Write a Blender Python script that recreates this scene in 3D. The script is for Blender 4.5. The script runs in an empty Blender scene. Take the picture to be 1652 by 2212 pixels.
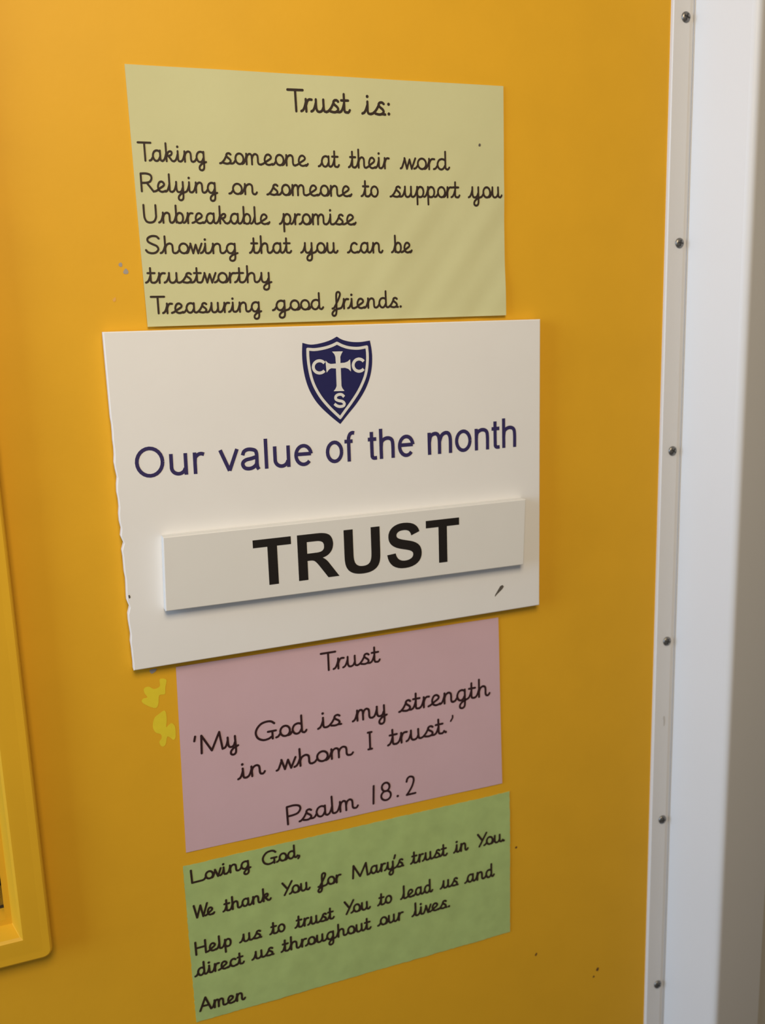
import bpy, bmesh, math, random
from mathutils import Vector, Matrix
from mathutils.geometry import tessellate_polygon

random.seed(4)
S = bpy.context.scene
COL = S.collection
W, H = 1652, 2212

# ------------------------------------------------------------------ camera
FPX = 2013.86
YAW, PITCH, ROLL = math.radians(20.934), math.radians(-11.337), math.radians(-1.8435)
CAM = Vector((0.0, -0.588, 1.45))
_cy, _sy, _cp, _sp = math.cos(YAW), math.sin(YAW), math.cos(PITCH), math.sin(PITCH)
FW = Vector((_sy * _cp, _cy * _cp, _sp))
_rt = Vector((_cy, -_sy, 0))
_up = _rt.cross(FW)
RT = math.cos(ROLL) * _rt + math.sin(ROLL) * _up
UP = -math.sin(ROLL) * _rt + math.cos(ROLL) * _up
cam_data = bpy.data.cameras.new('camera')
cam_data.sensor_fit = 'VERTICAL'
cam_data.sensor_height = 36.0
cam_data.lens = FPX / H * 36.0
cam_data.clip_start = 0.01
cam = bpy.data.objects.new('camera', cam_data)
COL.objects.link(cam)
m3 = Matrix((RT, UP, -FW)).transposed()
cam.matrix_world = Matrix.Translation(CAM) @ m3.to_4x4()
cam_data.dof.use_dof = True
cam_data.dof.focus_distance = 0.575
cam_data.dof.aperture_fstop = cam_data.lens / 1000 / 0.0036 
S.camera = cam

# ------------------------------------------------------------------ world, lights, exposure
world = bpy.data.worlds.new('world')
S.world = world
world.use_nodes = True
world.node_tree.nodes['Background'].inputs[0].default_value = (1.0, 0.93, 0.83, 1)
world.node_tree.nodes['Background'].inputs[1].default_value = 0.16


def area(name, loc, target, size, power, color, size_y=None):
    d = bpy.data.lights.new(name, 'AREA')
    d.energy = power
    d.color = color
    d.shape = 'RECTANGLE'
    d.size = size
    d.size_y = size_y or size
    o = bpy.data.objects.new(name, d)
    COL.objects.link(o)
    o.location = loc
    o.rotation_euler = (Vector(target) - Vector(loc)).to_track_quat('-Z', 'Y').to_euler()
    return o


lamp = area('ceiling_lamp', (-0.04, -0.98, 2.12), (0.09, 0.0, 1.49), 0.50, 4.35, (1.0, 0.81, 0.55))
lamp.data.spread = math.radians(108)
area('window_daylight', (-1.85, -0.55, 1.72), (0.45, 0.0, 1.60), 0.9, 33.0, (0.58, 0.76, 1.0), 1.2)
S.view_settings.view_transform = 'Standard'
S.view_settings.look = 'None'
S.view_settings.exposure = 0.0
S.view_settings.gamma = 1.0
S.view_settings.use_curve_mapping = False


# ------------------------------------------------------------------ helpers
def ray(px, py):
    return FW + RT * ((px - W / 2) / FPX) + UP * ((H / 2 - py) / FPX)


def at(px, py, y=0.0):
    """where the photograph's point (px, py) lies on the plane y = const -> (x, z)"""
    d = ray(px, py)
    t = (y - CAM.y) / d.y
    p = CAM + d * t
    return (p.x, p.z)


def proj(x, y, z):
    d = Vector((x, y, z)) - CAM
    w = d.dot(FW)
    return (W / 2 + FPX * d.dot(RT) / w, H / 2 - FPX * d.dot(UP) / w)


def on(px, py, lift):
    """the same on a gently curved sheet standing lift(x, z) off the door"""
    y = -0.001
    for _ in range(6):
        x, z = at(px, py, y)
        y = -lift(x, z)
    return (x, z)


def link(name, me, mat, parent=None, smooth=False):
    o = bpy.data.objects.new(name, me)
    COL.objects.link(o)
    if mat:
        me.materials.append(mat)
    if parent:
        o.parent = parent
    if smooth:
        for p in me.polygons:
            p.use_smooth = True
    return o


def from_bm(name, bm, mat, parent=None, smooth=False, recalc=True):
    if recalc:
        bmesh.ops.recalc_face_normals(bm, faces=bm.faces)
    me = bpy.data.meshes.new(name)
    bm.to_mesh(me)
    bm.free()
    return link(name, me, mat, parent, smooth)


def tag(o, label=None, cat=None, group=None, kind=None):
    if label: o['label'] = label
    if cat: o['category'] = cat
    if group: o['group'] = group
    if kind: o['kind'] = kind
    return o


def box(bm, x0, x1, y0, y1, z0, z1):
    r = bmesh.ops.create_cube(bm, size=1.0)
    for v in r['verts']:
        v.co = Vector(((x0 + x1) / 2 + v.co.x * (x1 - x0), (y0 + y1) / 2 + v.co.y * (y1 - y0),
                       (z0 + z1) / 2 + v.co.z * (z1 - z0)))


def prism(bm, outline, yf, yb, chamfer=0.0):
    """solid plate: outline in (x, z), front face at yf (towards the room), back at yb"""
    n = len(outline)
    cx = sum(p[0] for p in outline) / n
    cz = sum(p[1] for p in outline) / n
    rings = []

    def ring(y, c):
        r = []
        for (x, z) in outline:
            dx, dz = x - cx, z - cz
            r.append(bm.verts.new((x - math.copysign(min(c, abs(dx)), dx), y,
                                   z - math.copysign(min(c, abs(dz)), dz))))
        return r
    rings.append(ring(yf, chamfer))
    if chamfer:
        rings.append(ring(yf + chamfer * 0.35, chamfer * 0.3))
        rings.append(ring(yf + chamfer, 0))
    rings.append(ring(yb, 0))
    bm.faces.new(rings[0])
    bm.faces.new(list(reversed(rings[-1])))
    for a, b in zip(rings, rings[1:]):
        for i in range(n):
            bm.faces.new((a[i], a[(i + 1) % n], b[(i + 1) % n], b[i]))


def extrude_profile(bm, prof, z0, z1, closed=True):
    """profile in (x, y) pulled vertically"""
    lo = [bm.verts.new((x, y, z0)) for x, y in prof]
    hi = [bm.verts.new((x, y, z1)) for x, y in prof]
    n = len(prof)
    for i in range(n if closed else n - 1):
        j = (i + 1) % n
        bm.faces.new((lo[i], lo[j], hi[j], hi[i]))
    if closed:
        bm.faces.new(lo)
        bm.faces.new(list(reversed(hi)))


def catmull(pts, k=6):
    if len(pts) < 3:
        return list(pts)
    closed = (abs(pts[0][0] - pts[-1][0]) + abs(pts[0][1] - pts[-1][1])) < 1e-9
    out = []
    n = len(pts)
    for i in range(n - 1):
        p1, p2 = pts[i], pts[i + 1]
        p0 = pts[i - 1] if i > 0 else (pts[-2] if closed else (2 * p1[0] - p2[0], 2 * p1[1] - p2[1]))
        p3 = pts[i + 2] if i + 2 < n else (pts[1] if closed else (2 * p2[0] - p1[0], 2 * p2[1] - p1[1]))
        for s in range(k):
            t = s / k
            t2, t3 = t * t, t * t * t
            out.append(tuple(0.5 * (2 * p1[c] + (p2[c] - p0[c]) * t + (2 * p0[c] - 5 * p1[c] + 4 * p2[c] - p3[c]) * t2
                                    + (3 * p1[c] - p0[c] - 3 * p2[c] + p3[c]) * t3) for c in (0, 1)))
    out.append(tuple(pts[-1]))
    return out


LAYER = [0]


def lay(place, x, z):
    """each stroke lies a few microns above the one before, as ink does"""
    v = place(x, z)
    return (v[0], v[1] - (LAYER[0] % 40) * 3e-6, v[2])


def ribbon(bm, pts, w, place, cap=True):
    """ink stroke of width w along pts (already in the sheet's plane), laid on the sheet by place()"""
    LAYER[0] += 1
    q = [pts[0]]
    for p in pts[1:]:
        if math.hypot(p[0] - q[-1][0], p[1] - q[-1][1]) > 1e-6:
            q.append(p)
    pts = q
    n = len(pts)
    if n == 1:
        disc(bm, pts[0], w / 2, place)
        return
    L, R = [], []
    for i, p in enumerate(pts):
        a = pts[max(i - 1, 0)]
        b = pts[min(i + 1, n - 1)]
        dx, dy = b[0] - a[0], b[1] - a[1]
        l = math.hypot(dx, dy) or 1
        nx, ny = -dy / l * w / 2, dx / l * w / 2
        L.append(bm.verts.new(lay(place, p[0] + nx, p[1] + ny)))
        R.append(bm.verts.new(lay(place, p[0] - nx, p[1] - ny)))
    for i in range(n - 1):
        try:
            bm.faces.new((L[i], R[i], R[i + 1], L[i + 1]))
        except ValueError:
            pass
    if cap:
        disc(bm, pts[0], w / 2, place)
        disc(bm, pts[-1], w / 2, place)


def disc(bm, c, r, place, n=12):
    LAYER[0] += 1
    vs = [bm.verts.new(lay(place, c[0] + r * math.cos(2 * math.pi * i / n), c[1] + r * math.sin(2 * math.pi * i / n)))
          for i in range(n)]
    bm.faces.new(vs)


def fill(bm, loops, place):
    flat = [p for l in loops for p in l]
    tris = tessellate_polygon([[Vector((p[0], p[1], 0)) for p in l] for l in loops])
    vs = [bm.verts.new(place(*p)) for p in flat]
    for t in tris:
        try:
            bm.faces.new([vs[i] for i in t])
        except ValueError:
            pass


def face_front(o):
    me = o.data
    bm = bmesh.new()
    bm.from_mesh(me)
    bm.normal_update()
    for f in bm.faces:
        if f.normal.y > 0:
            f.normal_flip()
    bm.to_mesh(me)
    bm.free()
    return o


# ------------------------------------------------------------------ materials
def mat(name, color, rough=0.6, metallic=0.0, spec=0.5, var=0.0, var_scale=40.0, bump=0.0, bump_scale=200.0,
        stretch=None, trans=0.0):
    m = bpy.data.materials.new(name)
    m.use_nodes = True
    nt = m.node_tree
    b = nt.nodes['Principled BSDF']
    b.inputs['Base Color'].default_value = (*color, 1)
    b.inputs['Roughness'].default_value = rough
    b.inputs['Metallic'].default_value = metallic
    b.inputs['Specular IOR Level'].default_value = spec
    b.inputs['Transmission Weight'].default_value = trans
    tc = nt.nodes.new('ShaderNodeTexCoord')
    src = tc.outputs['Object']
    if stretch:
        mp = nt.nodes.new('ShaderNodeMapping')
        mp.inputs['Scale'].default_value = stretch
        nt.links.new(src, mp.inputs['Vector'])
        src = mp.outputs['Vector']
    if var:
        n = nt.nodes.new('ShaderNodeTexNoise')
        n.inputs['Scale'].default_value = var_scale
        n.inputs['Detail'].default_value = 5
        nt.links.new(src, n.inputs['Vector'])
        mx = nt.nodes.new('ShaderNodeMix')
        mx.data_type = 'RGBA'
        mx.inputs[6].default_value = (*[c * (1 - var) for c in color], 1)
        mx.inputs[7].default_value = (*[min(1, c * (1 + var)) for c in color], 1)
        nt.links.new(n.outputs['Fac'], mx.inputs[0])
        nt.links.new(mx.outputs[2], b.inputs['Base Color'])
    if bump:
        n2 = nt.nodes.new('ShaderNodeTexNoise')
        n2.inputs['Scale'].default_value = bump_scale
        n2.inputs['Detail'].default_value = 4
        nt.links.new(src, n2.inputs['Vector'])
        bp = nt.nodes.new('ShaderNodeBump')
        bp.inputs['Strength'].default_value = bump
        bp.inputs['Distance'].default_value = 0.001
        nt.links.new(n2.outputs['Fac'], bp.inputs['Height'])
        nt.links.new(bp.outputs['Normal'], b.inputs['Normal'])
    return m


M = {
    'orange': mat('orange_gloss_paint', (0.72, 0.385, 0.019), 0.52, spec=0.24, var=0.06, var_scale=25, bump=0.05, bump_scale=260),
    'bead': mat('yellow_gloss_paint', (0.71, 0.39, 0.018), 0.46, spec=0.3, var=0.05, var_scale=30),
    'yellow_paper': mat('pale_yellow_paper', (0.57, 0.56, 0.31), 0.75, spec=0.25, var=0.05, var_scale=18, bump=0.08, bump_scale=150),
    'pink_paper': mat('dusty_pink_paper', (0.60, 0.41, 0.46), 0.75, spec=0.25, var=0.05, var_scale=25, bump=0.06, bump_scale=150),
    'green_paper': mat('soft_green_paper', (0.39, 0.51, 0.19), 0.75, spec=0.25, var=0.17, var_scale=75, bump=0.12, bump_scale=90),
    'board': mat('white_board', (0.76, 0.75, 0.74), 0.55, spec=0.3, var=0.025, var_scale=30, bump=0.04, bump_scale=120),
    'plate': mat('white_plastic_plate', (0.70, 0.69, 0.665), 0.5, spec=0.35, var=0.02, var_scale=40),
    'ink': mat('brown_black_ink', (0.030, 0.016, 0.010), 0.6, spec=0.3),
    'ink_dark': mat('plum_black_ink', (0.030, 0.009, 0.011), 0.6, spec=0.3),
    'black': mat('black_vinyl', (0.010, 0.007, 0.006), 0.5, spec=0.35),
    'navy': mat('navy_print', (0.012, 0.012, 0.085), 0.55, spec=0.3),
    'navy_text': mat('navy_text_print', (0.030, 0.022, 0.100), 0.55, spec=0.3),
    'white_print': mat('white_print', (0.70, 0.69, 0.66), 0.55, spec=0.3),
    'plastic': mat('white_pvc', (0.68, 0.675, 0.68), 0.45, spec=0.4, var=0.02, var_scale=8),
    'trim': mat('greige_gloss_paint', (0.46, 0.43, 0.37), 0.45, spec=0.4, var=0.02, var_scale=8),
    'wall': mat('cream_wall_paint', (0.62, 0.58, 0.50), 0.8, bump=0.1, bump_scale=120, var=0.03),
    'floor': mat('brown_vinyl_floor', (0.16, 0.12, 0.09), 0.5, var=0.15, var_scale=12),
    'steel': mat('dull_steel', (0.24, 0.23, 0.215), 0.38, metallic=0.9),
    'slot': mat('dark_recess', (0.03, 0.03, 0.03), 0.7),
    'sticky': mat('old_yellow_paint', (0.74, 0.58, 0.030), 0.5, spec=0.3, var=0.08, var_scale=120),
    'chip': mat('grey_undercoat', (0.34, 0.30, 0.27), 0.7, var=0.15, var_scale=300),
    'chip_pale': mat('pale_undercoat', (0.70, 0.36, 0.08), 0.7),
    'grime': mat('brown_grime', (0.12, 0.045, 0.008), 0.7),
    'pencil': mat('grey_scuff', (0.10, 0.085, 0.07), 0.7, var=0.3, var_scale=400),
    'smudge': mat('pale_grey_smudge', (0.52, 0.50, 0.48), 0.7),
    'glass': mat('clear_glass', (0.9, 0.95, 0.92), 0.03, trans=1.0),
    'dark_wall': mat('dark_corridor_wall', (0.10, 0.05, 0.035), 0.8, var=0.3, var_scale=5),
}

# ------------------------------------------------------------------ the setting: door, frame, walls, floor
# hinge guard outline on the photograph's middle row, followed out of the door plane
FL_Y = -0.003
gx0 = at(1425, 1106, FL_Y)[0]
gx1 = at(1465.5, 1106, FL_Y)[0]


def meet(px, x0, y0, dx, dy):
    """point of the line (x0,y0)+t(dx,dy) seen at column px of the middle row"""
    r = ray(px, 1106)
    det = dx * (-r.y) - dy * (-r.x)
    bx, by = CAM.x - x0, CAM.y - y0
    t = (bx * (-r.y) - by * (-r.x)) / det
    return (x0 + dx * t, y0 + dy * t)


A1 = math.radians(66)
A2 = math.radians(20)
ridge = meet(1589, gx1, FL_Y, math.cos(A1), -math.sin(A1))
gend = meet(1696, ridge[0], ridge[1], math.cos(A2), math.sin(A2))
print('guard', gx0, gx1, ridge, gend)
DX1 = gx1 + 0.004           # hinge edge of the door leaf
DX0 = DX1 - 0.83
DZ0, DZ1 = 0.006, 2.02

# vision panel opening (right edge and sill seen at the left border of the photograph)
BY = -0.012
ox, oz = at(116, 2066, BY)          # outer corner of the beading
ix, iz = at(48, 2033, BY)           # inner ridge
gxr, gzb = at(12, 1967, 0.010)      # glass corner
vx0 = ox - 0.23
vz1 = oz + 0.84
print('bead', ox, oz, ix, iz, gxr, gzb)

bm = bmesh.new()
hx0, hx1, hz0, hz1 = vx0 + (ox - gxr), gxr, gzb, vz1 - (gzb - oz)
YB = 0.044
xs = [DX0, hx0, hx1, DX1]
zs = [DZ0, hz0, hz1, DZ1]
for yy in (0.0, YB):
    for i in range(3):
        for j in range(3):
            if i == 1 and j == 1:
                continue
            bm.faces.new([bm.verts.new(c) for c in ((xs[i], yy, zs[j]), (xs[i + 1], yy, zs[j]),
                                                     (xs[i + 1], yy, zs[j + 1]), (xs[i], yy, zs[j + 1]))])
for (xa, za, xb, zb) in ((DX0, DZ0, DX1, DZ0), (DX1, DZ0, DX1, DZ1), (DX1, DZ1, DX0, DZ1), (DX0, DZ1, DX0, DZ0),
                         (hx0, hz0, hx1, hz0), (hx1, hz0, hx1, hz1), (hx1, hz1, hx0, hz1), (hx0, hz1, hx0, hz0)):
    bm.faces.new([bm.verts.new(c) for c in ((xa, 0, za), (xb, 0, zb), (xb, YB, zb), (xa, YB, za))])
bmesh.ops.remove_doubles(bm, verts=bm.verts, dist=1e-6)
door = from_bm('door_1', bm, M['orange'])
tag(door, 'orange painted door carrying the notices, with a glazed panel at left', 'door', kind='structure')

# glazing beads: one mitred moulding around the opening
bm = bmesh.new()
bw = ox - gxr                      # full width of the moulding
rw = ox - ix                       # outer edge to inner ridge
prof = [(0.0, 0.0), (0.0, BY * 0.85), (0.0006, BY * 0.95), (0.0016, BY), (0.006, BY), (rw - 0.002, BY * 1.03),
        (rw - 0.0006, BY * 1.03), (rw + 0.001, BY * 0.90), (bw - 0.001, 0.007), (bw, 0.010), (bw, 0.013), (bw - 0.004, 0.0)]
cr = 0.006


def ring_pts(d):
    """rounded rectangle at inset d from the moulding's outer edge"""
    x0, x1, z0, z1 = vx0 + d, ox - d, oz + d, vz1 - d
    r = max(cr - d, 0.0004)
    out = []
    for (cx, cz, a0) in ((x1 - r, z0 + r, -90), (x1 - r, z1 - r, 0), (x0 + r, z1 - r, 90), (x0 + r, z0 + r, 180)):
        for k in range(6):
            a = math.radians(a0 + 90 * k / 5)
            out.append((cx + r * math.cos(a), cz + r * math.sin(a)))
    return out


rr = []
for (d, y) in prof:
    rr.append([bm.verts.new((x, y, z)) for x, z in ring_pts(d)])
for a, b in zip(rr, rr[1:] + rr[:1]):
    n = len(a)
    for i in range(n):
        bm.faces.new((a[i], a[(i + 1) % n], b[(i + 1) % n], b[i]))
bead = from_bm('glazing_bead', bm, M['bead'], door)
tag(bead, 'yellow bevelled moulding around the glass')
bm = bmesh.new()
box(bm, hx0 - 0.004, hx1 + 0.004 - 0.004, 0.0135, 0.0195, hz0 + 0.0003, hz1 + 0.003)
tag(from_bm('glass_pane', bm, M['glass'], door), 'clear glass pane')

# frame, walls, floor, ceiling
bm = bmesh.new()
fx0 = gend[0] + 0.001
box(bm, DX1 + 0.004, fx0 + 0.060, 0.004, 0.10, 0.0, 2.09)
box(bm, fx0 + 0.002, fx0 + 0.060, -0.014, 0.004, 0.0, 2.09)
box(bm, DX0 - 0.07, DX0 - 0.004, -0.014, 0.10, 0.0, 2.09)
box(bm, DX0 - 0.004, DX1 + 0.004, 0.0, 0.10, DZ1 + 0.004, 2.09)
trim = tag(from_bm('trim_1', bm, M['trim']), 'greige painted door frame beside the white hinge strip', 'door frame', kind='structure')
bm = bmesh.new()
box(bm, fx0 + 0.060, 1.6, 0.0, 0.12, 0.0, 2.4)
box(bm, -1.9, DX0 - 0.07, 0.0, 0.12, 0.0, 2.4)
box(bm, DX0 - 0.07, fx0 + 0.060, 0.0, 0.12, 2.09, 2.4)
tag(from_bm('wall_back', bm, M['wall']), 'cream wall around the door frame', 'wall', kind='structure')
bm = bmesh.new()
box(bm, -1.9, 1.6, -2.2, 1.5, -0.05, 0.0)
tag(from_bm('floor', bm, M['floor']), 'brown vinyl floor below the door', 'floor', kind='structure')
bm = bmesh.new()
box(bm, -1.9, 1.6, -2.2, 0.12, 2.4, 2.45)
tag(from_bm('ceiling', bm, M['wall']), 'pale ceiling above the door', 'ceiling', kind='structure')
bm = bmesh.new()
box(bm, -1.9, 1.6, 1.4, 1.5, 0.0, 2.4)
tag(from_bm('wall_corridor', bm, M['dark_wall']), 'dark corridor wall seen through the door glass', 'wall', kind='structure')

# ------------------------------------------------------------------ hinge guard with its screws
guard = bpy.data.objects.new('hinge_guard', None)
COL.objects.link(guard)
guard.location = (gx0, 0, 0.02)
tag(guard, 'white plastic finger guard strip screwed along the hinge edge of the door', 'door guard')


def child(o, parent):
    o.parent = parent
    o.matrix_parent_inverse = Matrix.Translation(parent.location).inverted()
    return o


bm = bmesh.new()
extrude_profile(bm, [(gx0, 0.0), (gx0, FL_Y + 0.0008), (gx0 + 0.0006, FL_Y), (gx1 - 0.0036, FL_Y), (gx1 - 0.0031, FL_Y + 0.0007), (gx1, FL_Y + 0.0007), (gx1, 0.0)], 0.02, 2.0)
child(from_bm('flange', bm, M['plastic']), guard)


def rounded(p0, p1, p2, r, n=10):
    a = Vector(p0) - Vector(p1)
    b = Vector(p2) - Vector(p1)
    s = Vector(p1) + a.normalized() * r
    e = Vector(p1) + b.normalized() * r
    out = []
    for i in range(n + 1):
        t = i / n
        v = s * (1 - t) ** 2 + Vector(p1) * 2 * t * (1 - t) + e * t * t
        out.append((v.x, v.y))
    return out


outer = [(gx1, FL_Y)] + [(gx1 + 0.0012, FL_Y + 0.0008)] + rounded((gx1, FL_Y), (ridge[0] + 0.002, ridge[1] - 0.0005), gend, 0.006) + [gend]
inner = [(x + 0.0005, y + 0.0018) for (x, y) in reversed(outer)]
bm = bmesh.new()
extrude_profile(bm, outer + inner, 0.02, 2.0)
child(from_bm('cover', bm, M['plastic'], smooth=False), guard)


def screw_mesh():
    bm = bmesh.new()
    r, h = 0.0037, 0.0017
    rings = []
    for (k, y) in ((1.0, 0.0), (1.0, -0.0004), (0.9, -0.0010), (0.62, -0.0014), (0.3, -h)):
        rings.append([bm.verts.new((r * k * math.cos(2 * math.pi * i / 20), y, r * k * math.sin(2 * math.pi * i / 20)))
                      for i in range(20)])
    for a, b in zip(rings, rings[1:]):
        for i in range(20):
            bm.faces.new((a[i], a[(i + 1) % 20], b[(i + 1) % 20], b[i]))
    bm.faces.new(rings[-1])
    bm.faces.new(rings[0])
    bmesh.ops.recalc_face_normals(bm, faces=bm.faces)
    me = bpy.data.meshes.new('screw')
    bm.to_mesh(me)
    bm.free()
    for p in me.polygons:
        p.use_smooth = True
    me.materials.append(M['steel'])
    bm = bmesh.new()
    box(bm, -0.0004, 0.0004, -0.0019, -0.0013, -0.0022, 0.0022)
    box(bm, -0.0022, 0.0022, -0.0019, -0.0013, -0.0004, 0.0004)
    sl = bpy.data.meshes.new('screw_slot')
    bm.to_mesh(sl)
    bm.free()
    sl.materials.append(M['slot'])
    return me, sl


sm, sl = screw_mesh()
for (px, py) in ((1481, 37), (1467, 525), (1452, 974), (1440, 1385), (1430, 1770), (1420, 2126)):
    x, z = at(px, py, FL_Y)
    o = bpy.data.objects.new('screw', sm)
    COL.objects.link(o)
    o.location = (x, FL_Y, z)
    o.rotation_euler = (0, random.uniform(0, 1.5), 0)
    child(o, guard)
    s = bpy.data.objects.new('screw_slot', sl)
    COL.objects.link(s)
    s.parent = o


# ------------------------------------------------------------------ marks on the door
def blob(name, pts, m, parent, lift=0.00012, k=5, yplane=0.0, label=None):
    bm = bmesh.new()
    q = [at(px, py, yplane) for px, py in pts]
    q = catmull(q + [q[0]], k)[:-1]
    fill(bm, [q], lambda x, z: (x, yplane - lift, z))
    o = face_front(from_bm(name, bm, m, None, recalc=False))
    if parent is not None:
        child(o, parent)
    if label:
        o['label'] = label
    return o


blob('paint_patch', [(345, 1467), (359, 1468), (357, 1485), (356, 1499), (344, 1502), (342, 1520), (337, 1529), (325, 1527),
                     (312, 1521), (306, 1515), (309, 1509), (318, 1506), (312, 1497), (311, 1487), (321, 1483), (333, 1488), (345, 1482)],
     M['sticky'], door, label='yellow mark left on the orange paint')
blob('paint_patch', [(356, 1535), (360, 1553), (359, 1570), (364, 1566), (371, 1562), (378, 1570), (379, 1592), (374, 1598),
                     (366, 1592), (361, 1592), (357, 1609), (349, 1612), (344, 1603), (349, 1594), (347, 1586), (336, 1582),
                     (330, 1570), (333, 1552), (343, 1542)],
     M['sticky'], door, label='yellow mark left on the orange paint')
blob('paint_chip', [(257, 569), (261, 567), (264, 571), (263, 576), (259, 576), (256, 573)], M['chip'], door)
blob('paint_chip', [(268, 583), (272, 580), (277, 586), (276, 591), (270, 592), (266, 589)], M['chip'], door)
blob('paint_chip', [(245, 645), (249, 642), (250, 649), (246, 652), (243, 648)], M['chip_pale'], door)
blob('paint_chip', [(324, 1447), (337, 1444), (336, 1450), (328, 1455), (324, 1452)], M['chip'], door)
blob('dirt_speck', [(1287, 2095), (1290, 2090), (1293, 2091), (1291, 2097), (1288, 2097)], M['grime'], door)
blob('dirt_speck', [(1112, 1831), (1115, 1828), (1117, 1830), (1114, 1833)], M['grime'], door)
blob('dirt_speck', [(1155, 2063), (1158, 2058), (1160, 2060), (1157, 2065)], M['grime'], door)
blob('scuff_mark', [(1432, 1549), (1435, 1547), (1436, 1556), (1435, 1566), (1433, 1568), (1433, 1558)], M['smudge'], guard, yplane=FL_Y)
blob('dirt_speck', [(1280, 2110), (1282, 2107), (1284, 2109), (1281, 2112)], M['grime'], door)


# ------------------------------------------------------------------ joined handwriting letters (x-height 1, baseline 0)
def bowl(cx=0.62, rx=0.33):
    return [(cx + rx * math.cos(a), 0.5 + 0.5 * math.sin(a)) for a in
            [math.radians(40 + 320 * i / 12) for i in range(13)]]


LEAD_A = [(0, 0.02), (0.15, 0.10), (0.32, 0.40)]
LEAD_S = [(0, 0.02), (0.14, 0.12), (0.26, 0.38), (0.37, 0.78)]
BOWL_A = [(0.95, 0.86), (0.80, 0.98), (0.62, 1.0), (0.42, 0.86), (0.31, 0.50), (0.40, 0.14), (0.58, 0.0), (0.78, 0.10), (0.95, 0.45)]
TAIL = [(0.95, 0.25), (0.99, 0.07), (1.12, 0.0)]
LOOP = [(0.95, -0.30), (0.90, -0.66), (0.72, -0.80), (0.54, -0.70), (0.54, -0.44), (0.72, -0.20), (0.95, -0.06), (1.14, 0.02)]
BOWL_B = [(0.37, 0.62), (0.50, 0.90), (0.68, 1.0), (0.88, 0.86), (0.95, 0.5), (0.86, 0.12), (0.66, 0.0), (0.50, 0.04), (0.37, 0.2)]
ARCH = [(0.37, 0.5), (0.48, 0.84), (0.70, 1.0), (0.88, 0.88), (0.92, 0.6)]
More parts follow.
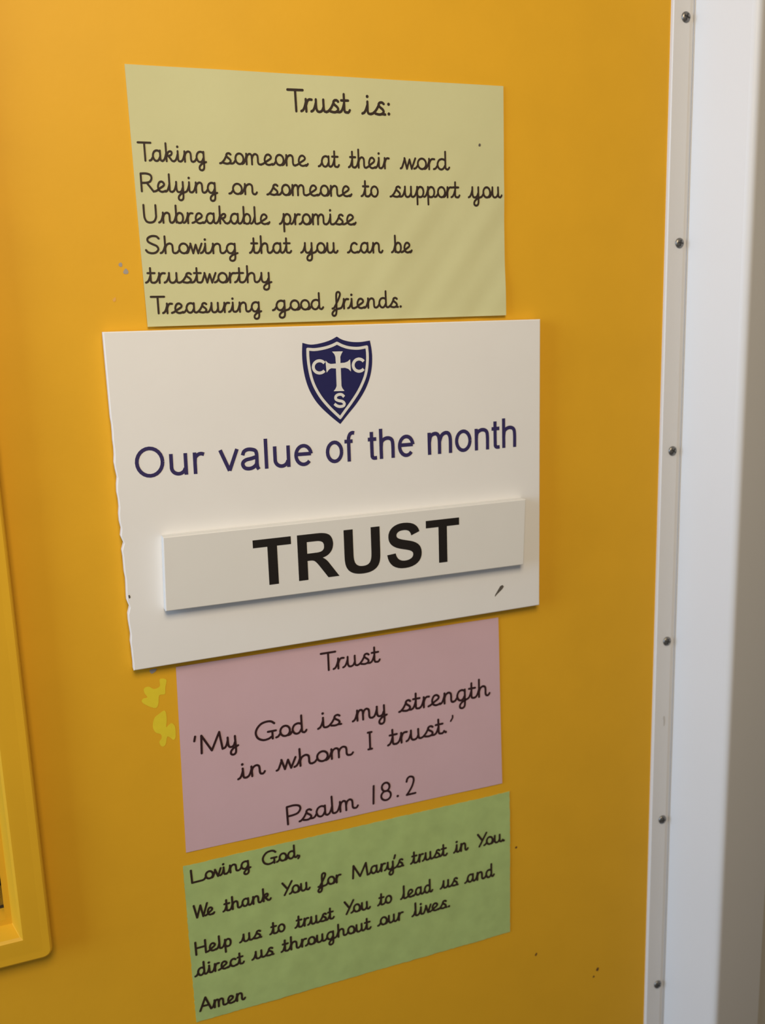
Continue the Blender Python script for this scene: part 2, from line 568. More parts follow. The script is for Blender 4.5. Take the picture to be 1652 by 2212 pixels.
G = {
    'a': (1.12, [LEAD_A, BOWL_A, [(0.95, 1.0), (0.95, 0.6)] + TAIL]),
    'b': (1.00, [LEAD_S, [(0.37, 1.72), (0.37, 0.05)], BOWL_B]),
    'c': (0.95, [LEAD_A, [(0.88, 0.86), (0.74, 0.98), (0.58, 0.99), (0.40, 0.84), (0.31, 0.50), (0.40, 0.14), (0.60, 0.0), (0.80, 0.03), (0.95, 0.10)]]),
    'd': (1.12, [LEAD_A, BOWL_A, [(0.95, 1.72), (0.95, 0.6)] + TAIL]),
    'e': (0.95, [[(0, 0.02), (0.18, 0.10), (0.50, 0.36), (0.80, 0.60), (0.84, 0.80), (0.66, 0.99), (0.44, 0.90), (0.31, 0.52), (0.38, 0.15),
                  (0.58, 0.0), (0.78, 0.02), (0.95, 0.10)]]),
    'f': (0.72, [[(0.0, 0.02), (0.16, 0.10), (0.42, 0.62), (0.68, 1.2), (0.76, 1.55), (0.64, 1.74), (0.46, 1.66), (0.40, 1.3), (0.39, 0.5), (0.36, -0.35),
                  (0.26, -0.68), (0.08, -0.74), (-0.03, -0.55), (0.08, -0.28), (0.36, -0.06), (0.72, 0.02)]]),
    'g': (1.14, [LEAD_A, BOWL_A, [(0.95, 1.0), (0.95, 0.5)] + LOOP]),
    'h': (1.12, [LEAD_S, [(0.37, 1.72), (0.37, 0.0)], ARCH + [(0.92, 0.25), (0.98, 0.05), (1.12, 0.0)]]),
    'i': (0.60, [LEAD_S, [(0.37, 1.0), (0.37, 0.5), (0.37, 0.22), (0.43, 0.04), (0.60, 0.0)], [(0.37, 1.42)]]),
    'k': (1.02, [LEAD_S, [(0.37, 1.72), (0.37, 0.0)], [(0.37, 0.55), (0.58, 0.90), (0.78, 0.96), (0.86, 0.80), (0.74, 0.58), (0.40, 0.50)],
                 [(0.55, 0.50), (0.70, 0.28), (0.84, 0.06), (1.02, 0.0)]]),
    'l': (0.60, [LEAD_S, [(0.37, 1.72), (0.37, 0.6), (0.37, 0.22), (0.43, 0.04), (0.60, 0.0)]]),
    'm': (1.58, [LEAD_S, [(0.37, 1.0), (0.37, 0.0)], [(0.37, 0.5), (0.46, 0.84), (0.64, 1.0), (0.79, 0.88), (0.82, 0.6), (0.82, 0.0)],
                 [(0.82, 0.5), (0.92, 0.84), (1.10, 1.0), (1.28, 0.88), (1.32, 0.6), (1.32, 0.25), (1.39, 0.05), (1.58, 0.0)]]),
    'n': (1.12, [LEAD_S, [(0.37, 1.0), (0.37, 0.0)], ARCH + [(0.92, 0.25), (0.98, 0.05), (1.12, 0.0)]]),
    'o': (0.84, [LEAD_A, [(0.63 + 0.33 * math.cos(math.radians(30 * i)), 0.5 + 0.5 * math.sin(math.radians(30 * i))) for i in range(13)]]),
    'p': (1.00, [LEAD_S, [(0.37, 1.0), (0.37, -0.72)], BOWL_B]),
    'r': (0.74, [LEAD_S, [(0.37, 1.0), (0.37, 0.0)], [(0.37, 0.5), (0.48, 0.84), (0.62, 0.98), (0.80, 0.97)]]),
    's': (0.98, [[(0, 0.02), (0.14, 0.08), (0.36, 0.36), (0.56, 0.78)], [(0.90, 0.88), (0.78, 0.99), (0.62, 0.96), (0.54, 0.80), (0.62, 0.62), (0.80, 0.44),
                  (0.88, 0.24), (0.76, 0.06), (0.56, 0.0), (0.30, 0.06)], [(0.74, 0.05), (0.98, 0.02)]]),
    't': (0.64, [LEAD_S, [(0.37, 1.50), (0.37, 0.6), (0.37, 0.22), (0.43, 0.04), (0.64, 0.0)], [(0.16, 0.99), (0.68, 0.99)]]),
    'u': (1.12, [LEAD_S, [(0.37, 1.0), (0.37, 0.35), (0.45, 0.06), (0.62, 0.0), (0.80, 0.12), (0.92, 0.42)], [(0.92, 1.0), (0.92, 0.5), (0.93, 0.22), (0.98, 0.05), (1.12, 0.0)]]),
    'v': (0.78, [[(0, 0.02), (0.12, 0.14), (0.32, 0.78), (0.36, 0.96)], [(0.34, 1.0), (0.58, 0.0)], [(0.58, 0.0), (0.88, 1.0)]]),
    'w': (1.08, [[(0, 0.02), (0.12, 0.14), (0.30, 0.78), (0.34, 0.96)], [(0.32, 1.0), (0.50, 0.0)], [(0.50, 0.0), (0.72, 0.88)], [(0.72, 0.88), (0.88, 0.0)], [(0.88, 0.0), (1.18, 1.0)]]),
    'y': (1.14, [LEAD_S, [(0.37, 1.0), (0.37, 0.35), (0.45, 0.06), (0.62, 0.0), (0.80, 0.12), (0.92, 0.42)], [(0.95, 1.0), (0.95, 0.5)] + LOOP]),
    'T': (0.92, [[(0, 1.72), (1.10, 1.72)], [(0.55, 1.72), (0.55, 0)]]),
    'R': (1.15, [[(0.03, 0), (0.03, 1.72)], [(0.03, 1.72), (0.5, 1.74), (0.86, 1.60), (0.94, 1.28), (0.78, 0.96), (0.45, 0.84), (0.03, 0.82)], [(0.5, 0.84), (1.05, 0)]]),
    'U': (1.22, [[(0, 1.72), (0, 0.9), (0.03, 0.45), (0.18, 0.10), (0.48, 0), (0.80, 0.12), (0.98, 0.5), (1.0, 0.9), (1.0, 1.72)]]),
    'S': (1.05, [[(0.98, 1.50), (0.80, 1.72), (0.45, 1.74), (0.17, 1.52), (0.17, 1.20), (0.45, 0.95), (0.78, 0.74), (0.90, 0.42), (0.72, 0.10), (0.42, 0.0), (0.12, 0.10), (-0.02, 0.32)]]),
    'M': (1.75, [[(0, 0), (0.10, 1.72)], [(0.10, 1.72), (0.80, 0.08)], [(0.80, 0.08), (1.50, 1.72)], [(1.50, 1.72), (1.65, 0)]]),
    'G': (1.36, [[(1.28, 1.45), (1.08, 1.68), (0.78, 1.74), (0.40, 1.62), (0.10, 1.22), (0.0, 0.75), (0.14, 0.26), (0.48, 0.0), (0.85, 0.04), (1.12, 0.25)],
                 [(0.82, 0.72), (1.36, 0.72)], [(1.12, 0.72), (1.12, -0.02)]]),
    'P': (0.88, [[(0.03, 0), (0.03, 1.72)], [(0.03, 1.72), (0.55, 1.74), (0.92, 1.58), (1.0, 1.26), (0.82, 0.92), (0.48, 0.80), (0.03, 0.78)]]),
    'L': (0.98, [[(0, 1.72), (0, 0)], [(0, 0), (0.98, 0.0)]]),
    'W': (1.38, [[(0, 1.72), (0.36, 0)], [(0.36, 0), (0.80, 1.60)], [(0.80, 1.60), (1.12, 0)], [(1.12, 0), (1.62, 1.72)]]),
    'Y': (0.72, [[(0, 1.72), (0.50, 0.78)], [(0.98, 1.72), (0.18, 0)]]),
    'H': (1.12, [[(0, 0), (0, 1.72)], [(1.0, 0), (1.0, 1.72)], [(0, 0.9), (1.0, 0.9)]]),
    'A': (1.24, [[(0, 0), (0.62, 1.72)], [(0.62, 1.72), (1.20, 0)], [(0.22, 0.6), (0.98, 0.6)]]),
    'I': (0.50, [[(0, 1.72), (0.5, 1.72)], [(0, 0), (0.5, 0)], [(0.25, 0), (0.25, 1.72)]]),
    '1': (0.10, [[(0.05, 0), (0.05, 1.75)]]),
    '8': (1.0, [[(0.5 + 0.40 * math.cos(math.radians(30 * i)), 1.33 + 0.42 * math.sin(math.radians(30 * i))) for i in range(13)],
                [(0.5 + 0.50 * math.cos(math.radians(30 * i)), 0.46 + 0.46 * math.sin(math.radians(30 * i))) for i in range(13)]]),
    '2': (1.0, [[(0.04, 1.32), (0.16, 1.62), (0.46, 1.76), (0.80, 1.62), (0.86, 1.28), (0.66, 0.78), (0.32, 0.32), (0.0, 0.0)], [(0.0, 0.0), (1.0, 0.0)]]),
    ':': (0.34, [[(0.26, 0.08)], [(0.26, 0.88)]]),
    '.': (0.34, [[(0.26, 0.05)]]),
    ',': (0.38, [[(0.30, 0.12), (0.32, -0.02), (0.20, -0.24)]]),
    "'": (0.05, [[(0.10, 1.78), (-0.02, 1.34)]]),
}


def text_strokes(txt, table):
    x = 0.0
    out = []
    for i, ch in enumerate(txt):
        adv, st = table[ch]
        for s in st:
            c = catmull(s, 5) if len(s) > 2 else list(s)
            out.append([(x + p[0], p[1]) for p in c])
        x += adv
        last = i == len(txt) - 1 or txt[i + 1] in ".,:'"
        if last and ch in 'acdehiklmntu':
            out.append([(x - 0.02, 0.0), (x + 0.08, 0.07), (x + 0.14, 0.2)])
    return out


def bold_dots(strokes):
    return strokes


def write(name, words, xh_px, wid_px, lift, m, parent, eps=0.00015, table=None):
    """one line of writing: words = (text, x0, y0, x1, y1), baseline ends on the photograph"""
    bm = bmesh.new()
    place = lambda x, z: (x, -lift(x, z) - eps, z)
    for (txt, x0, y0, x1, y1) in words:
        p0 = Vector(on(x0, y0, lift))
        p1 = Vector(on(x1, y1, lift))
        mid = (p0 + p1) / 2
        yy = -lift(mid.x, mid.y)
        a = proj(mid.x, yy, mid.y)
        b = proj(mid.x, yy, mid.y + 0.01)
        ppm = math.hypot(a[0] - b[0], a[1] - b[1]) / 0.01
        xh = xh_px / ppm
        w = wid_px / ppm
        st = text_strokes(txt, table or G)
        lo = min(p[0] for s in st for p in s)
        hi = max(p[0] for s in st for p in s)
        d = p1 - p0
        e1 = d.normalized()
        e2 = Vector((-e1.y, e1.x))
        # keep uprights upright on the sheet
        L = d.length - w
        sx = L / max(hi - lo, 1e-6)
        o = p0 + e1 * (w / 2)
        for s in st:
            q = []
            for (u, v) in s:
                pt = o + e1 * ((u - lo) * sx) + e2 * (v * xh)
                q.append((pt.x, pt.y))
            if len(s) == 1:
                disc(bm, q[0], w * 0.62, place, 16)
            else:
                ribbon(bm, q, w, place)
    o = face_front(from_bm(name, bm, m, parent, recalc=False))
    return o


# ------------------------------------------------------------------ paper sheets
def sheet(name, corners, lift, m, label, nx=60, nz=44, thick=0.0003, jag=0.0):
    tl, tr, br, bl = [Vector(on(px, py, lift)) for px, py in corners]
    bm = bmesh.new()
    F, B = [], []
    for j in range(nz + 1):
        v = j / nz
        rowf, rowb = [], []
        for i in range(nx + 1):
            u = i / nx
            p = (tl * (1 - u) + tr * u) * (1 - v) + (bl * (1 - u) + br * u) * v
            x, z = p.x, p.y
            if jag and (i in (0, nx)):
                x += random.uniform(-jag, jag)
            if jag and (j in (0, nz)):
                z += random.uniform(-jag, jag)
            y = -lift(x, z)
            rowf.append(bm.verts.new((x, y, z)))
            rowb.append(bm.verts.new((x, y + thick, z)))
        F.append(rowf)
        B.append(rowb)
    for j in range(nz):
        for i in range(nx):
            bm.faces.new((F[j][i], F[j + 1][i], F[j + 1][i + 1], F[j][i + 1]))
            bm.faces.new((B[j][i], B[j][i + 1], B[j + 1][i + 1], B[j + 1][i]))
    for j in range(nz):
        bm.faces.new((F[j][0], B[j][0], B[j + 1][0], F[j + 1][0]))
        bm.faces.new((F[j][nx], F[j + 1][nx], B[j + 1][nx], B[j][nx]))
    for i in range(nx):
        bm.faces.new((F[0][i], F[0][i + 1], B[0][i + 1], B[0][i]))
        bm.faces.new((F[nz][i], B[nz][i], B[nz][i + 1], F[nz][i + 1]))
    o = from_bm(name, bm, m, smooth=False)
    for p in o.data.polygons:
        p.use_smooth = abs(p.normal.y) > 0.8
    rim = set()
    for p in o.data.polygons:
        if not p.use_smooth:
            rim.update(p.edge_keys)
    for e in o.data.edges:
        if e.key in rim:
            e.use_edge_sharp = True
    tag(o, label, 'notice')
    return o


def smooth(a, b, x):
    t = min(1, max(0, (x - a) / (b - a)))
    return t * t * (3 - 2 * t)


YC = [(269, 138), (1087, 186), (1093, 681), (319, 706)]
yx0, yz1 = at(269, 138)
yx1, yz0 = at(1093, 681)


def lift_yellow(x, z):
    u = (x - yx0) / (yx1 - yx0)
    v = (z - yz0) / (yz1 - yz0)
    h = 0.0007 + 0.0016 * smooth(0.35, 0.0, v) + 0.0004 * smooth(0.8, 1.0, u)
    k = smooth(0.25, 0.8, u) * smooth(0.85, 0.3, v)
    d = (x * 0.80 - z * 0.60)
    h += 0.00022 * k * math.sin(d * 170 + 2.0 * math.sin(z * 30)) + 0.00012 * k * math.sin(d * 330 + 1)
    h += 0.00010 * math.sin(x * 75 + z * 22) * math.sin(z * 60 + 0.5)
    h += 0.00016 * smooth(0.55, 0.95, v) * math.sin(u * 21 + 3 * v)
    return max(h, 0.0004)


yellow = sheet('paper_notice', YC, lift_yellow, M['yellow_paper'],
               'pale yellow paper notice headed Trust is, above the white sign board', 120, 90, 0.0005)
write('heading_text', [('Trust', 621, 239.5, 758, 243.5), ('is:', 780, 245.5, 842, 248.5)], 26.5, 5.6, lift_yellow, M['ink'], yellow)
for xh, ws in (
        (22.5, [('Taking', 298, 346.5, 447, 350.5), ('someone', 473, 353, 667, 358.5), ('at', 686, 359.5, 734, 361),
                ('their', 751, 361.5, 842, 364), ('word', 863, 364, 972, 366.5)]),
        (22.0, [('Relying', 304, 413, 471, 417), ('on', 493, 418.5, 557, 420), ('someone', 575, 420.5, 761, 424), ('to', 778.5, 424, 818, 425),
                ('support', 841, 425, 994, 426.5), ('you', 1010, 426.5, 1085, 426.5)]),
        (21.5, [('Unbreakable', 310, 480.5, 584, 484), ('promise', 602, 484, 770, 485)]),
        (21.0, [('Showing', 313.5, 547, 515, 547), ('that', 537.5, 546.5, 631, 546), ('you', 648, 546, 731, 545.8), ('can', 749, 545.8, 828, 545.5),
                ('be', 844, 545.3, 891, 545)]),
        (20.8, [('trustworthy', 313, 611, 588, 609.5)]),
        (20.4, [('Treasuring', 326, 677, 566, 672.5), ('good', 587, 670.5, 700, 667.5), ('friends.', 715, 667, 867, 663)])):
    write('text_line', ws, xh, 4.5, lift_yellow, M['ink'], yellow)
sp = blob('ink_speck', [(1033, 313), (1035, 310), (1038, 312), (1037, 316), (1034, 316)], M['pencil'], None, lift=0.0002, yplane=-lift_yellow(*at(1035, 313)))
sp.parent = yellow

# --- pink sheet
PC = [(380, 1441), (1076, 1334), (1084.5, 1692), (402, 1842)]


def lift_pink(x, z):
    return 0.0007 + 0.00012 * math.sin(x * 45 + z * 20) * math.sin(z * 38) + 0.00008 * math.sin(x * 110 + 40 * z)


pink = sheet('paper_notice', PC, lift_pink, M['pink_paper'],
             'dusty pink paper notice with a psalm verse, just below the white sign board', 70, 50, 0.0004)
write('heading_text', [('Trust', 692, 1450, 822, 1428)], 21.5, 4.4, lift_pink, M['ink_dark'], pink)
write('text_line', [('My', 433, 1627.5, 516.5, 1609.5), ('God', 551, 1602, 664, 1580), ('is', 684.5, 1575, 739, 1563.5), ('my', 759.5, 1559, 837, 1543),
                    ('strength', 859.5, 1538.5, 1059, 1500.5), ("'", 419.5, 1630.5, 427, 1629)], 21.8, 4.6, lift_pink, M['ink_dark'], pink)
write('text_line', [('in', 512, 1684, 574.5, 1669), ('whom', 595, 1665.5, 764.5, 1628.5), ('I', 793, 1619, 805.5, 1616.5), ('trust.', 835.5, 1611, 964.5, 1581.5)],
      21.0, 4.6, lift_pink, M['ink_dark'], pink)
write('text_line', [('Psalm', 619.5, 1781, 775, 1743), ('1', 804, 1736, 809.5, 1735), ('8', 821.5, 1731, 846.5, 1725), ('.', 856.5, 1721, 862.5, 1719.5),
                    ('2', 876, 1717.5, 899, 1712)], 21.5, 4.4, lift_pink, M['ink_dark'], pink)
bm = bmesh.new()
q = [on(px, py, lift_pink) for px, py in ((977, 1545.5), (977, 1550), (973, 1557.5))]
ribbon(bm, catmull(q, 5), 4.4 / 3250, lambda x, z: (x, -lift_pink(x, z) - 0.00015, z))
face_front(from_bm('quote_mark', bm, M['ink_dark'], pink, recalc=False))

# --- green sheet
GC = [(395, 1872), (1100.5, 1710), (1101.5, 2013), (424, 2208.5)]


def lift_green(x, z):
    return 0.0007 + 0.00016 * math.sin(x * 50 + z * 30) * math.sin(z * 55 + x * 10) + 0.00010 * math.sin(x * 120 - 60 * z) \
        + 0.00006 * math.sin(x * 260 + 90 * z) * math.sin(z * 210)


green = sheet('paper_notice', GC, lift_green, M['green_paper'],
              'soft green paper notice with a short prayer, lowest of the notices', 110, 70, 0.0004, jag=0.0002)
for ws in (
        [('Loving', 412.5, 1907.5, 543, 1872.5), ('God,', 566, 1869.5, 648.5, 1849)],
        [('We', 417, 1984, 465, 1972.5), ('thank', 480, 1969.5, 587, 1942), ('You', 608.5, 1935, 671, 1919.5), ('for', 684.5, 1916.5, 738, 1903),
         ("Mary's", 760, 1898, 873, 1869), ('trust', 885, 1866.5, 967, 1846), ('in', 978, 1842.5, 1012, 1834), ('You.', 1029.5, 1830, 1089.5, 1815.5)],
        [('Help', 421.5, 2063, 501, 2041), ('us', 516, 2036.5, 566.5, 2023), ('to', 581, 2019, 617, 2009.5), ('trust', 635.5, 2005, 723, 1982.5),
         ('You', 742.5, 1976, 801, 1961), ('to', 814, 1956.5, 847, 1948), ('lead', 863.5, 1943, 935.5, 1924.5), ('us', 949, 1920.5, 990.5, 1910), ('and', 1002, 1908, 1068.5, 1891)],
        [('direct', 419.5, 2110, 529, 2079), ('us', 542.5, 2074, 593, 2060), ('throughout', 605.5, 2057, 802.5, 2004.5), ('our', 814, 2000.5, 872, 1984.5), ('lives.', 888, 1980, 971.5, 1957.5)],
        [('Amen', 430, 2184.5, 531.5, 2157)]):
    write('text_line', ws, 15.4, 4.3, lift_green, M['ink'], green)

# ------------------------------------------------------------------ white sign board
BF, BB = -0.0078, -0.0010


def edge(p, q, n, amp, bias=0.0):
    out = []
    for i in range(n):
        t = i / n
        x = p[0] + (q[0] - p[0]) * t
        z = p[1] + (q[1] - p[1]) * t
        out.append((x + (random.uniform(-amp, amp) if 0 < i else 0) + bias, z))
    return out


bTL, bTR, bBR, bBL = [at(px, py, BF) for px, py in ((222, 717), (1167, 689.5), (1165, 1307), (289, 1449))]
outline = [bTL, bTR, bBR, bBL]
n_up = 46
left = []
for i in range(1, n_up):
    t = i / n_up
    x = bBL[0] + (bTL[0] - bBL[0]) * t
    z = bBL[1] + (bTL[1] - bBL[1]) * t
    chip = 0.0
    if t < 0.75:
        chip = random.uniform(-0.00045, 0.0004)
        if i % 9 == 0:
            chip += 0.0008
    left.append((x + chip, z))
bm = bmesh.new()
prism(bm, outline + left, BF, BB, 0.0006)
board = from_bm('sign_board', bm, M['board'])
tag(board, 'white rectangular sign board with a navy shield and Our value of the month', 'sign')

lift_board = lambda x, z: -BF

# sans letters as strokes (cap height 0.716, x-height 0.519)
el = lambda cx, cy, rx, ry, a0=0, a1=360, n=24: [(cx + rx * math.cos(math.radians(a0 + (a1 - a0) * i / n)), cy + ry * math.sin(math.radians(a0 + (a1 - a0) * i / n)))
                                                for i in range(n + 1)]
SW = 0.088      # stroke weight
hs = SW / 2
ASC = 0.716 - 0.0
XH = 0.519
SANS = {
    'O': (0.778, [el(0.389, 0.358, 0.340 - hs, 0.370 - hs)]),
    'u': (0.556, [[(0.064 + hs, XH), (0.064 + hs, 0.22)] + el(0.27, 0.19, 0.27 - 0.064 - hs, 0.20 - hs, 185, 350, 10) , [(0.49 - hs, XH), (0.49 - hs, 0.0)]]),
    'r': (0.333, [[(0.065 + hs, XH), (0.065 + hs, 0.0)], [(0.065 + hs, 0.28), (0.125, 0.40), (0.20, 0.470), (0.27, 0.482), (0.335, 0.462)]]),
    'v': (0.500, [[(0.045, XH), (0.25, 0.02)], [(0.455, XH), (0.25, 0.02)]]),
    'a': (0.556, [[(0.085, 0.36), (0.12, 0.445), (0.20, 0.487), (0.30, 0.487), (0.40, 0.450), (0.430, 0.36), (0.430, 0.16), (0.440, 0.06), (0.470, 0.0)],
                  [(0.425, 0.305), (0.30, 0.272), (0.17, 0.248), (0.095, 0.20), (0.080, 0.13), (0.13, 0.055), (0.23, 0.033), (0.33, 0.055), (0.41, 0.12), (0.43, 0.20)]]),
    'l': (0.222, [[(0.064 + hs, ASC), (0.064 + hs, 0.0)]]),
    'e': (0.556, [[(0.085, 0.285), (0.47, 0.285)], [(0.472, 0.285)] + el(0.278, 0.26, 0.195, 0.227, 10, 318, 22)]),
    'o': (0.556, [el(0.276, 0.26, 0.243 - hs, 0.271 - hs)]),
    'f': (0.278, [[(0.30, 0.676), (0.24, 0.684), (0.175, 0.655), (0.135, 0.575), (0.13, 0.5), (0.13, 0.0)], [(0.010, 0.485), (0.245, 0.485)]]),
    't': (0.278, [[(0.125, 0.66), (0.125, 0.15), (0.135, 0.065), (0.18, 0.036), (0.262, 0.038)], [(0.018, 0.485), (0.258, 0.485)]]),
    'h': (0.556, [[(0.066 + hs, ASC), (0.066 + hs, 0.0)], [(0.066 + hs, 0.28), (0.14, 0.42), (0.27, 0.485), (0.40, 0.455), (0.445, 0.34), (0.445, 0.0)]]),
    'n': (0.556, [[(0.066 + hs, XH), (0.066 + hs, 0.0)], [(0.066 + hs, 0.28), (0.14, 0.42), (0.27, 0.485), (0.40, 0.455), (0.445, 0.34), (0.445, 0.0)]]),
    'm': (0.833, [[(0.066 + hs, XH), (0.066 + hs, 0.0)], [(0.066 + hs, 0.28), (0.15, 0.43), (0.25, 0.485), (0.35, 0.465), (0.400, 0.34), (0.400, 0.0)],
                  [(0.400, 0.28), (0.47, 0.43), (0.57, 0.485), (0.67, 0.465), (0.722, 0.34), (0.722, 0.0)]]),
}


def write_sans(name, words, cap_px, m, parent, lift):
    bm = bmesh.new()
    place = lambda x, z: (x, -lift(x, z) - 0.00012, z)
    for (txt, x0, y0, x1, y1) in words:
        p0, p1 = Vector(on(x0, y0, lift)), Vector(on(x1, y1, lift))
        mid = (p0 + p1) / 2
        yy = -lift(mid.x, mid.y)
        a, b = proj(mid.x, yy, mid.y), proj(mid.x, yy, mid.y + 0.01)
        ppm = math.hypot(a[0] - b[0], a[1] - b[1]) / 0.01
        k = cap_px(mid.x) / ppm / 0.716
        st, x = [], 0.0
        for ch in txt:
            adv, ss = SANS[ch]
            for s in ss:
                c = catmull(s, 4) if 2 < len(s) < 20 else list(s)
                st.append([(x + p[0], p[1]) for p in c])
            x += adv
        lo = min(p[0] for s in st for p in s) - hs
        hi = max(p[0] for s in st for p in s) + hs * 0.8
        e1 = (p1 - p0).normalized()
        e2 = Vector((-e1.y, e1.x))
        sx = (p1 - p0).length / (hi - lo)
        print(txt, 'stretch', round(sx / k, 3))
        for s in st:
            q = [p0 + e1 * ((u - lo) * sx) + e2 * (v * k) for u, v in s]
            ribbon(bm, [(p.x, p.y) for p in q], SW * k, place, cap=False)
    return face_front(from_bm(name, bm, m, parent, recalc=False))


write_sans('sign_text', [('Our', 293.4, 1033.0, 446, 1022.0), ('value', 473.8, 1020.2, 675.5, 1004.4), ('of', 704.8, 1001.0, 769.5, 995.6),
                         ('the', 792.3, 993.9, 894.7, 984.7), ('month', 924.3, 982.6, 1113.8, 965.2)], lambda x: 64.5, M['navy_text'], board, lift_board)

# emblem
E0 = lambda x, y: at(600 + x / 6.354, 700 + y / 6.354, BF)


def flat(name, loops, m, parent, eps):
    bm = bmesh.new()
    fill(bm, [[E0(*p) for p in l] for l in loops], lambda x, z: (x, BF - eps, z))
    return face_front(from_bm(name, bm, m, parent, recalc=False))


def run(*segs):
    out = []
    for s in segs:
        c = catmull(s, 6)
        out += c if not out else c[1:]
    return out


sh = run([(335, 258), (450, 282), (590, 262), (715, 222), (808, 172)], [(808, 172), (885, 215), (1000, 243), (1130, 246), (1262, 226)],
         [(1262, 226), (1283, 330), (1294, 450), (1290, 580), (1268, 710), (1225, 840), (1160, 970), (1070, 1105), (965, 1235), (857, 1372)],
         [(857, 1372), (780, 1312), (690, 1235), (590, 1140), (505, 1035), (430, 900), (375, 740), (343, 570), (331, 410), (335, 258)])[:-1]
shield = flat('emblem_shield', [sh], M['navy'], board, 0.00010)
shield['label'] = 'navy shield emblem'
border = ([(408, 345), (510, 350), (640, 328), (735, 298), (810, 262)], [(810, 262), (890, 300), (980, 325), (1100, 332), (1218, 312)],
          [(1218, 312), (1228, 430), (1224, 560), (1203, 690), (1160, 810), (1095, 940), (1000, 1085), (930, 1180), (855, 1285)],
          [(855, 1285), (775, 1210), (685, 1120), (590, 1005), (510, 870), (460, 740), (428, 590), (412, 460), (408, 345)])
bm = bmesh.new()
for seg in border:
    ribbon(bm, [E0(*p) for p in catmull(seg, 6)], 38 / 6.354 / 3230, lambda x, z: (x, BF - 0.0002, z))
face_front(from_bm('emblem_border', bm, M['white_print'], shield, recalc=False))
cross = [(742, 378), (890, 374), (868, 415), (856, 450), (858, 535), (915, 530), (955, 515), (990, 484), (1002, 650), (965, 615), (920, 600), (862, 604),
         (872, 850), (884, 880), (912, 918), (765, 922), (792, 885), (805, 850), (796, 610), (730, 606), (700, 625), (668, 668), (652, 500), (688, 535),
         (725, 548), (795, 542), (788, 450), (775, 415)]
flat('emblem_cross', [cross], M['white_print'], shield, 0.0002)
for (cx, cy, rx, ry) in ((570, 588, 85, 84), (1112, 564, 80, 84)):
    bm = bmesh.new()
    pts = el(cx, cy, rx, ry, 38, 322, 26)
    ribbon(bm, [E0(*p) for p in pts], 40 / 6.354 / 3230, lambda x, z: (x, BF - 0.0002, z), cap=False)
    face_front(from_bm('emblem_letter', bm, M['white_print'], shield, recalc=False))
bm = bmesh.new()
pts = catmull([(908, 998), (875, 968), (830, 968), (795, 992), (795, 1030), (830, 1050), (880, 1060), (910, 1088), (900, 1120), (855, 1132), (810, 1122), (775, 1095)], 5)
ribbon(bm, [E0(*p) for p in pts], 38 / 6.354 / 3230, lambda x, z: (x, BF - 0.0002, z), cap=False)
face_front(from_bm('emblem_letter', bm, M['white_print'], shield, recalc=False))

bm = bmesh.new()
q = [at(px, py, BF) for px, py in ((1068.5, 1289.5), (1069, 1285), (1080, 1266), (1085, 1263.5), (1088, 1267), (1084, 1273), (1073, 1284))]
fill(bm, [q], lambda x, z: (x, BF - 0.00012, z))
face_front(from_bm('scuff_mark', bm, M['pencil'], board, recalc=False))['label'] = 'short dark grey scuff'
bm = bmesh.new()
q = [at(px, py, BF) for px, py in ((277, 1286), (280, 1285), (282, 1290), (280, 1293), (278, 1292))]
fill(bm, [q], lambda x, z: (x, BF - 0.00012, z))
face_front(from_bm('scuff_mark', bm, M['pencil'], board, recalc=False))

# ------------------------------------------------------------------ TRUST plate
PF = BF - 0.0075
pl = [at(px, py, PF) for px, py in ((352, 1161), (1135.5, 1078.5), (1131, 1219.5), (358, 1321))]
bm = bmesh.new()
prism(bm, pl, PF, BF - 0.0001, 0.0005)
plate = from_bm('name_plate', bm, M['plate'])
tag(plate, 'white raised plate lettered TRUST in bold black, mounted low on the sign board', 'sign plate')


def bez(p0, p1, p2, p3, n=8):
    return [tuple((1 - t) ** 3 * p0[c] + 3 * t * (1 - t) ** 2 * p1[c] + 3 * t * t * (1 - t) * p2[c] + t ** 3 * p3[c] for c in (0, 1))
            for t in [i / n for i in range(n)]]


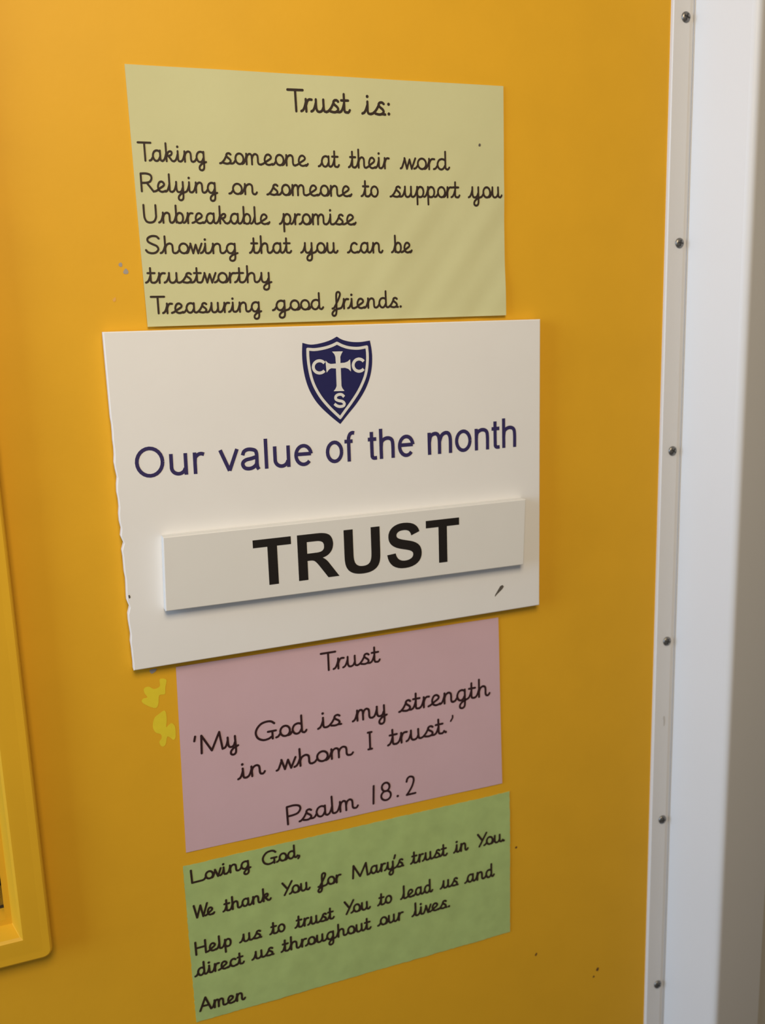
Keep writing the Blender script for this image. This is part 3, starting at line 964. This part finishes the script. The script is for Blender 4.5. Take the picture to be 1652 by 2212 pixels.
T_ = [[(479, 0), (479, 1218), (44, 1218), (44, 1466), (1209, 1466), (1209, 1218), (775, 1218), (775, 0)]]
R_ = [[(150, 0), (150, 1466), (773, 1466)] + bez((773, 1466), (1010, 1466), (1150, 1425), (1218, 1315)) + bez((1218, 1315), (1300, 1190), (1300, 960), (1200, 830))
      + bez((1200, 830), (1130, 740), (1050, 690), (930, 664)) + bez((930, 664), (1010, 615), (1075, 550), (1140, 448)) + [(1140, 448), (1440, 0), (1086, 0), (852, 349)]
      + bez((852, 349), (740, 520), (690, 575), (640, 595)) + bez((640, 595), (590, 612), (560, 612), (506, 612)) + [(446, 612), (446, 0)],
      [(446, 846), (446, 1218), (676, 1218)] + bez((676, 1218), (860, 1218), (985, 1205), (985, 1034)) + bez((985, 1034), (985, 865), (870, 846), (665, 846))]
U_ = [[(147, 1466), (147, 672)] + bez((147, 672), (147, 440), (160, 320), (215, 215)) + bez((215, 215), (300, 55), (470, -25), (742, -25))
      + bez((742, -25), (1010, -25), (1180, 60), (1262, 215)) + bez((1262, 215), (1315, 320), (1326, 440), (1326, 655)) + [(1326, 655), (1326, 1466), (1030, 1466), (1030, 640)]
      + bez((1030, 640), (1030, 340), (960, 228), (745, 228)) + bez((745, 228), (520, 228), (443, 345), (443, 650)) + [(443, 650), (443, 1466)]]
S_ = [[(74, 477), (362, 505)] + bez((362, 505), (392, 320), (500, 228), (674, 228)) + bez((674, 228), (850, 228), (955, 305), (955, 412))
      + bez((955, 412), (955, 520), (860, 555), (606, 618)) + bez((606, 618), (290, 695), (128, 825), (128, 1070)) + bez((128, 1070), (128, 1320), (330, 1491), (649, 1491))
      + bez((649, 1491), (1000, 1491), (1190, 1340), (1198, 1056)) + [(902, 1043)] + bez((902, 1043), (880, 1190), (800, 1248), (645, 1248))
      + bez((645, 1248), (490, 1248), (403, 1185), (403, 1095)) + bez((403, 1095), (403, 1000), (500, 960), (790, 890)) + bez((790, 890), (1090, 818), (1251, 700), (1251, 430))
      + bez((1251, 430), (1251, 160), (1040, -26), (670, -26)) + bez((670, -26), (310, -26), (115, 145), (74, 477))]
p0, p1 = Vector(at(551, 1267.4, PF)), Vector(at(992.5, 1210, PF))
e1 = (p1 - p0).normalized()
e2 = Vector((-e1.y, e1.x))
adv = {'T': 1251, 'R': 1479, 'U': 1479, 'S': 1366}
seq = 'TRUST'
tot = sum(adv[c] for c in seq) - 44 - 42
mid = (p0 + p1) / 2
aa, bb = proj(mid.x, PF, mid.y), proj(mid.x, PF, mid.y + 0.01)
ppm = math.hypot(aa[0] - bb[0], aa[1] - bb[1]) / 0.01
ky = 95.5 / ppm / 1466
kx = (p1 - p0).length / tot
print('TRUST stretch', kx / ky)
x = -44
for ch in seq:
    bm = bmesh.new()
    loops = []
    for l in {'T': T_, 'R': R_, 'U': U_, 'S': S_}[ch]:
        lp = []
        for (u, v) in l:
            p = p0 + e1 * ((x + u) * kx) + e2 * (v * ky)
            if not lp or (Vector(lp[-1]) - p).length > 1e-6:
                lp.append((p.x, p.y))
        loops.append(lp)
    fill(bm, loops, lambda x_, z_: (x_, PF - 0.00012, z_))
    face_front(from_bm('letter', bm, M['black'], plate, recalc=False))
    x += adv[ch]
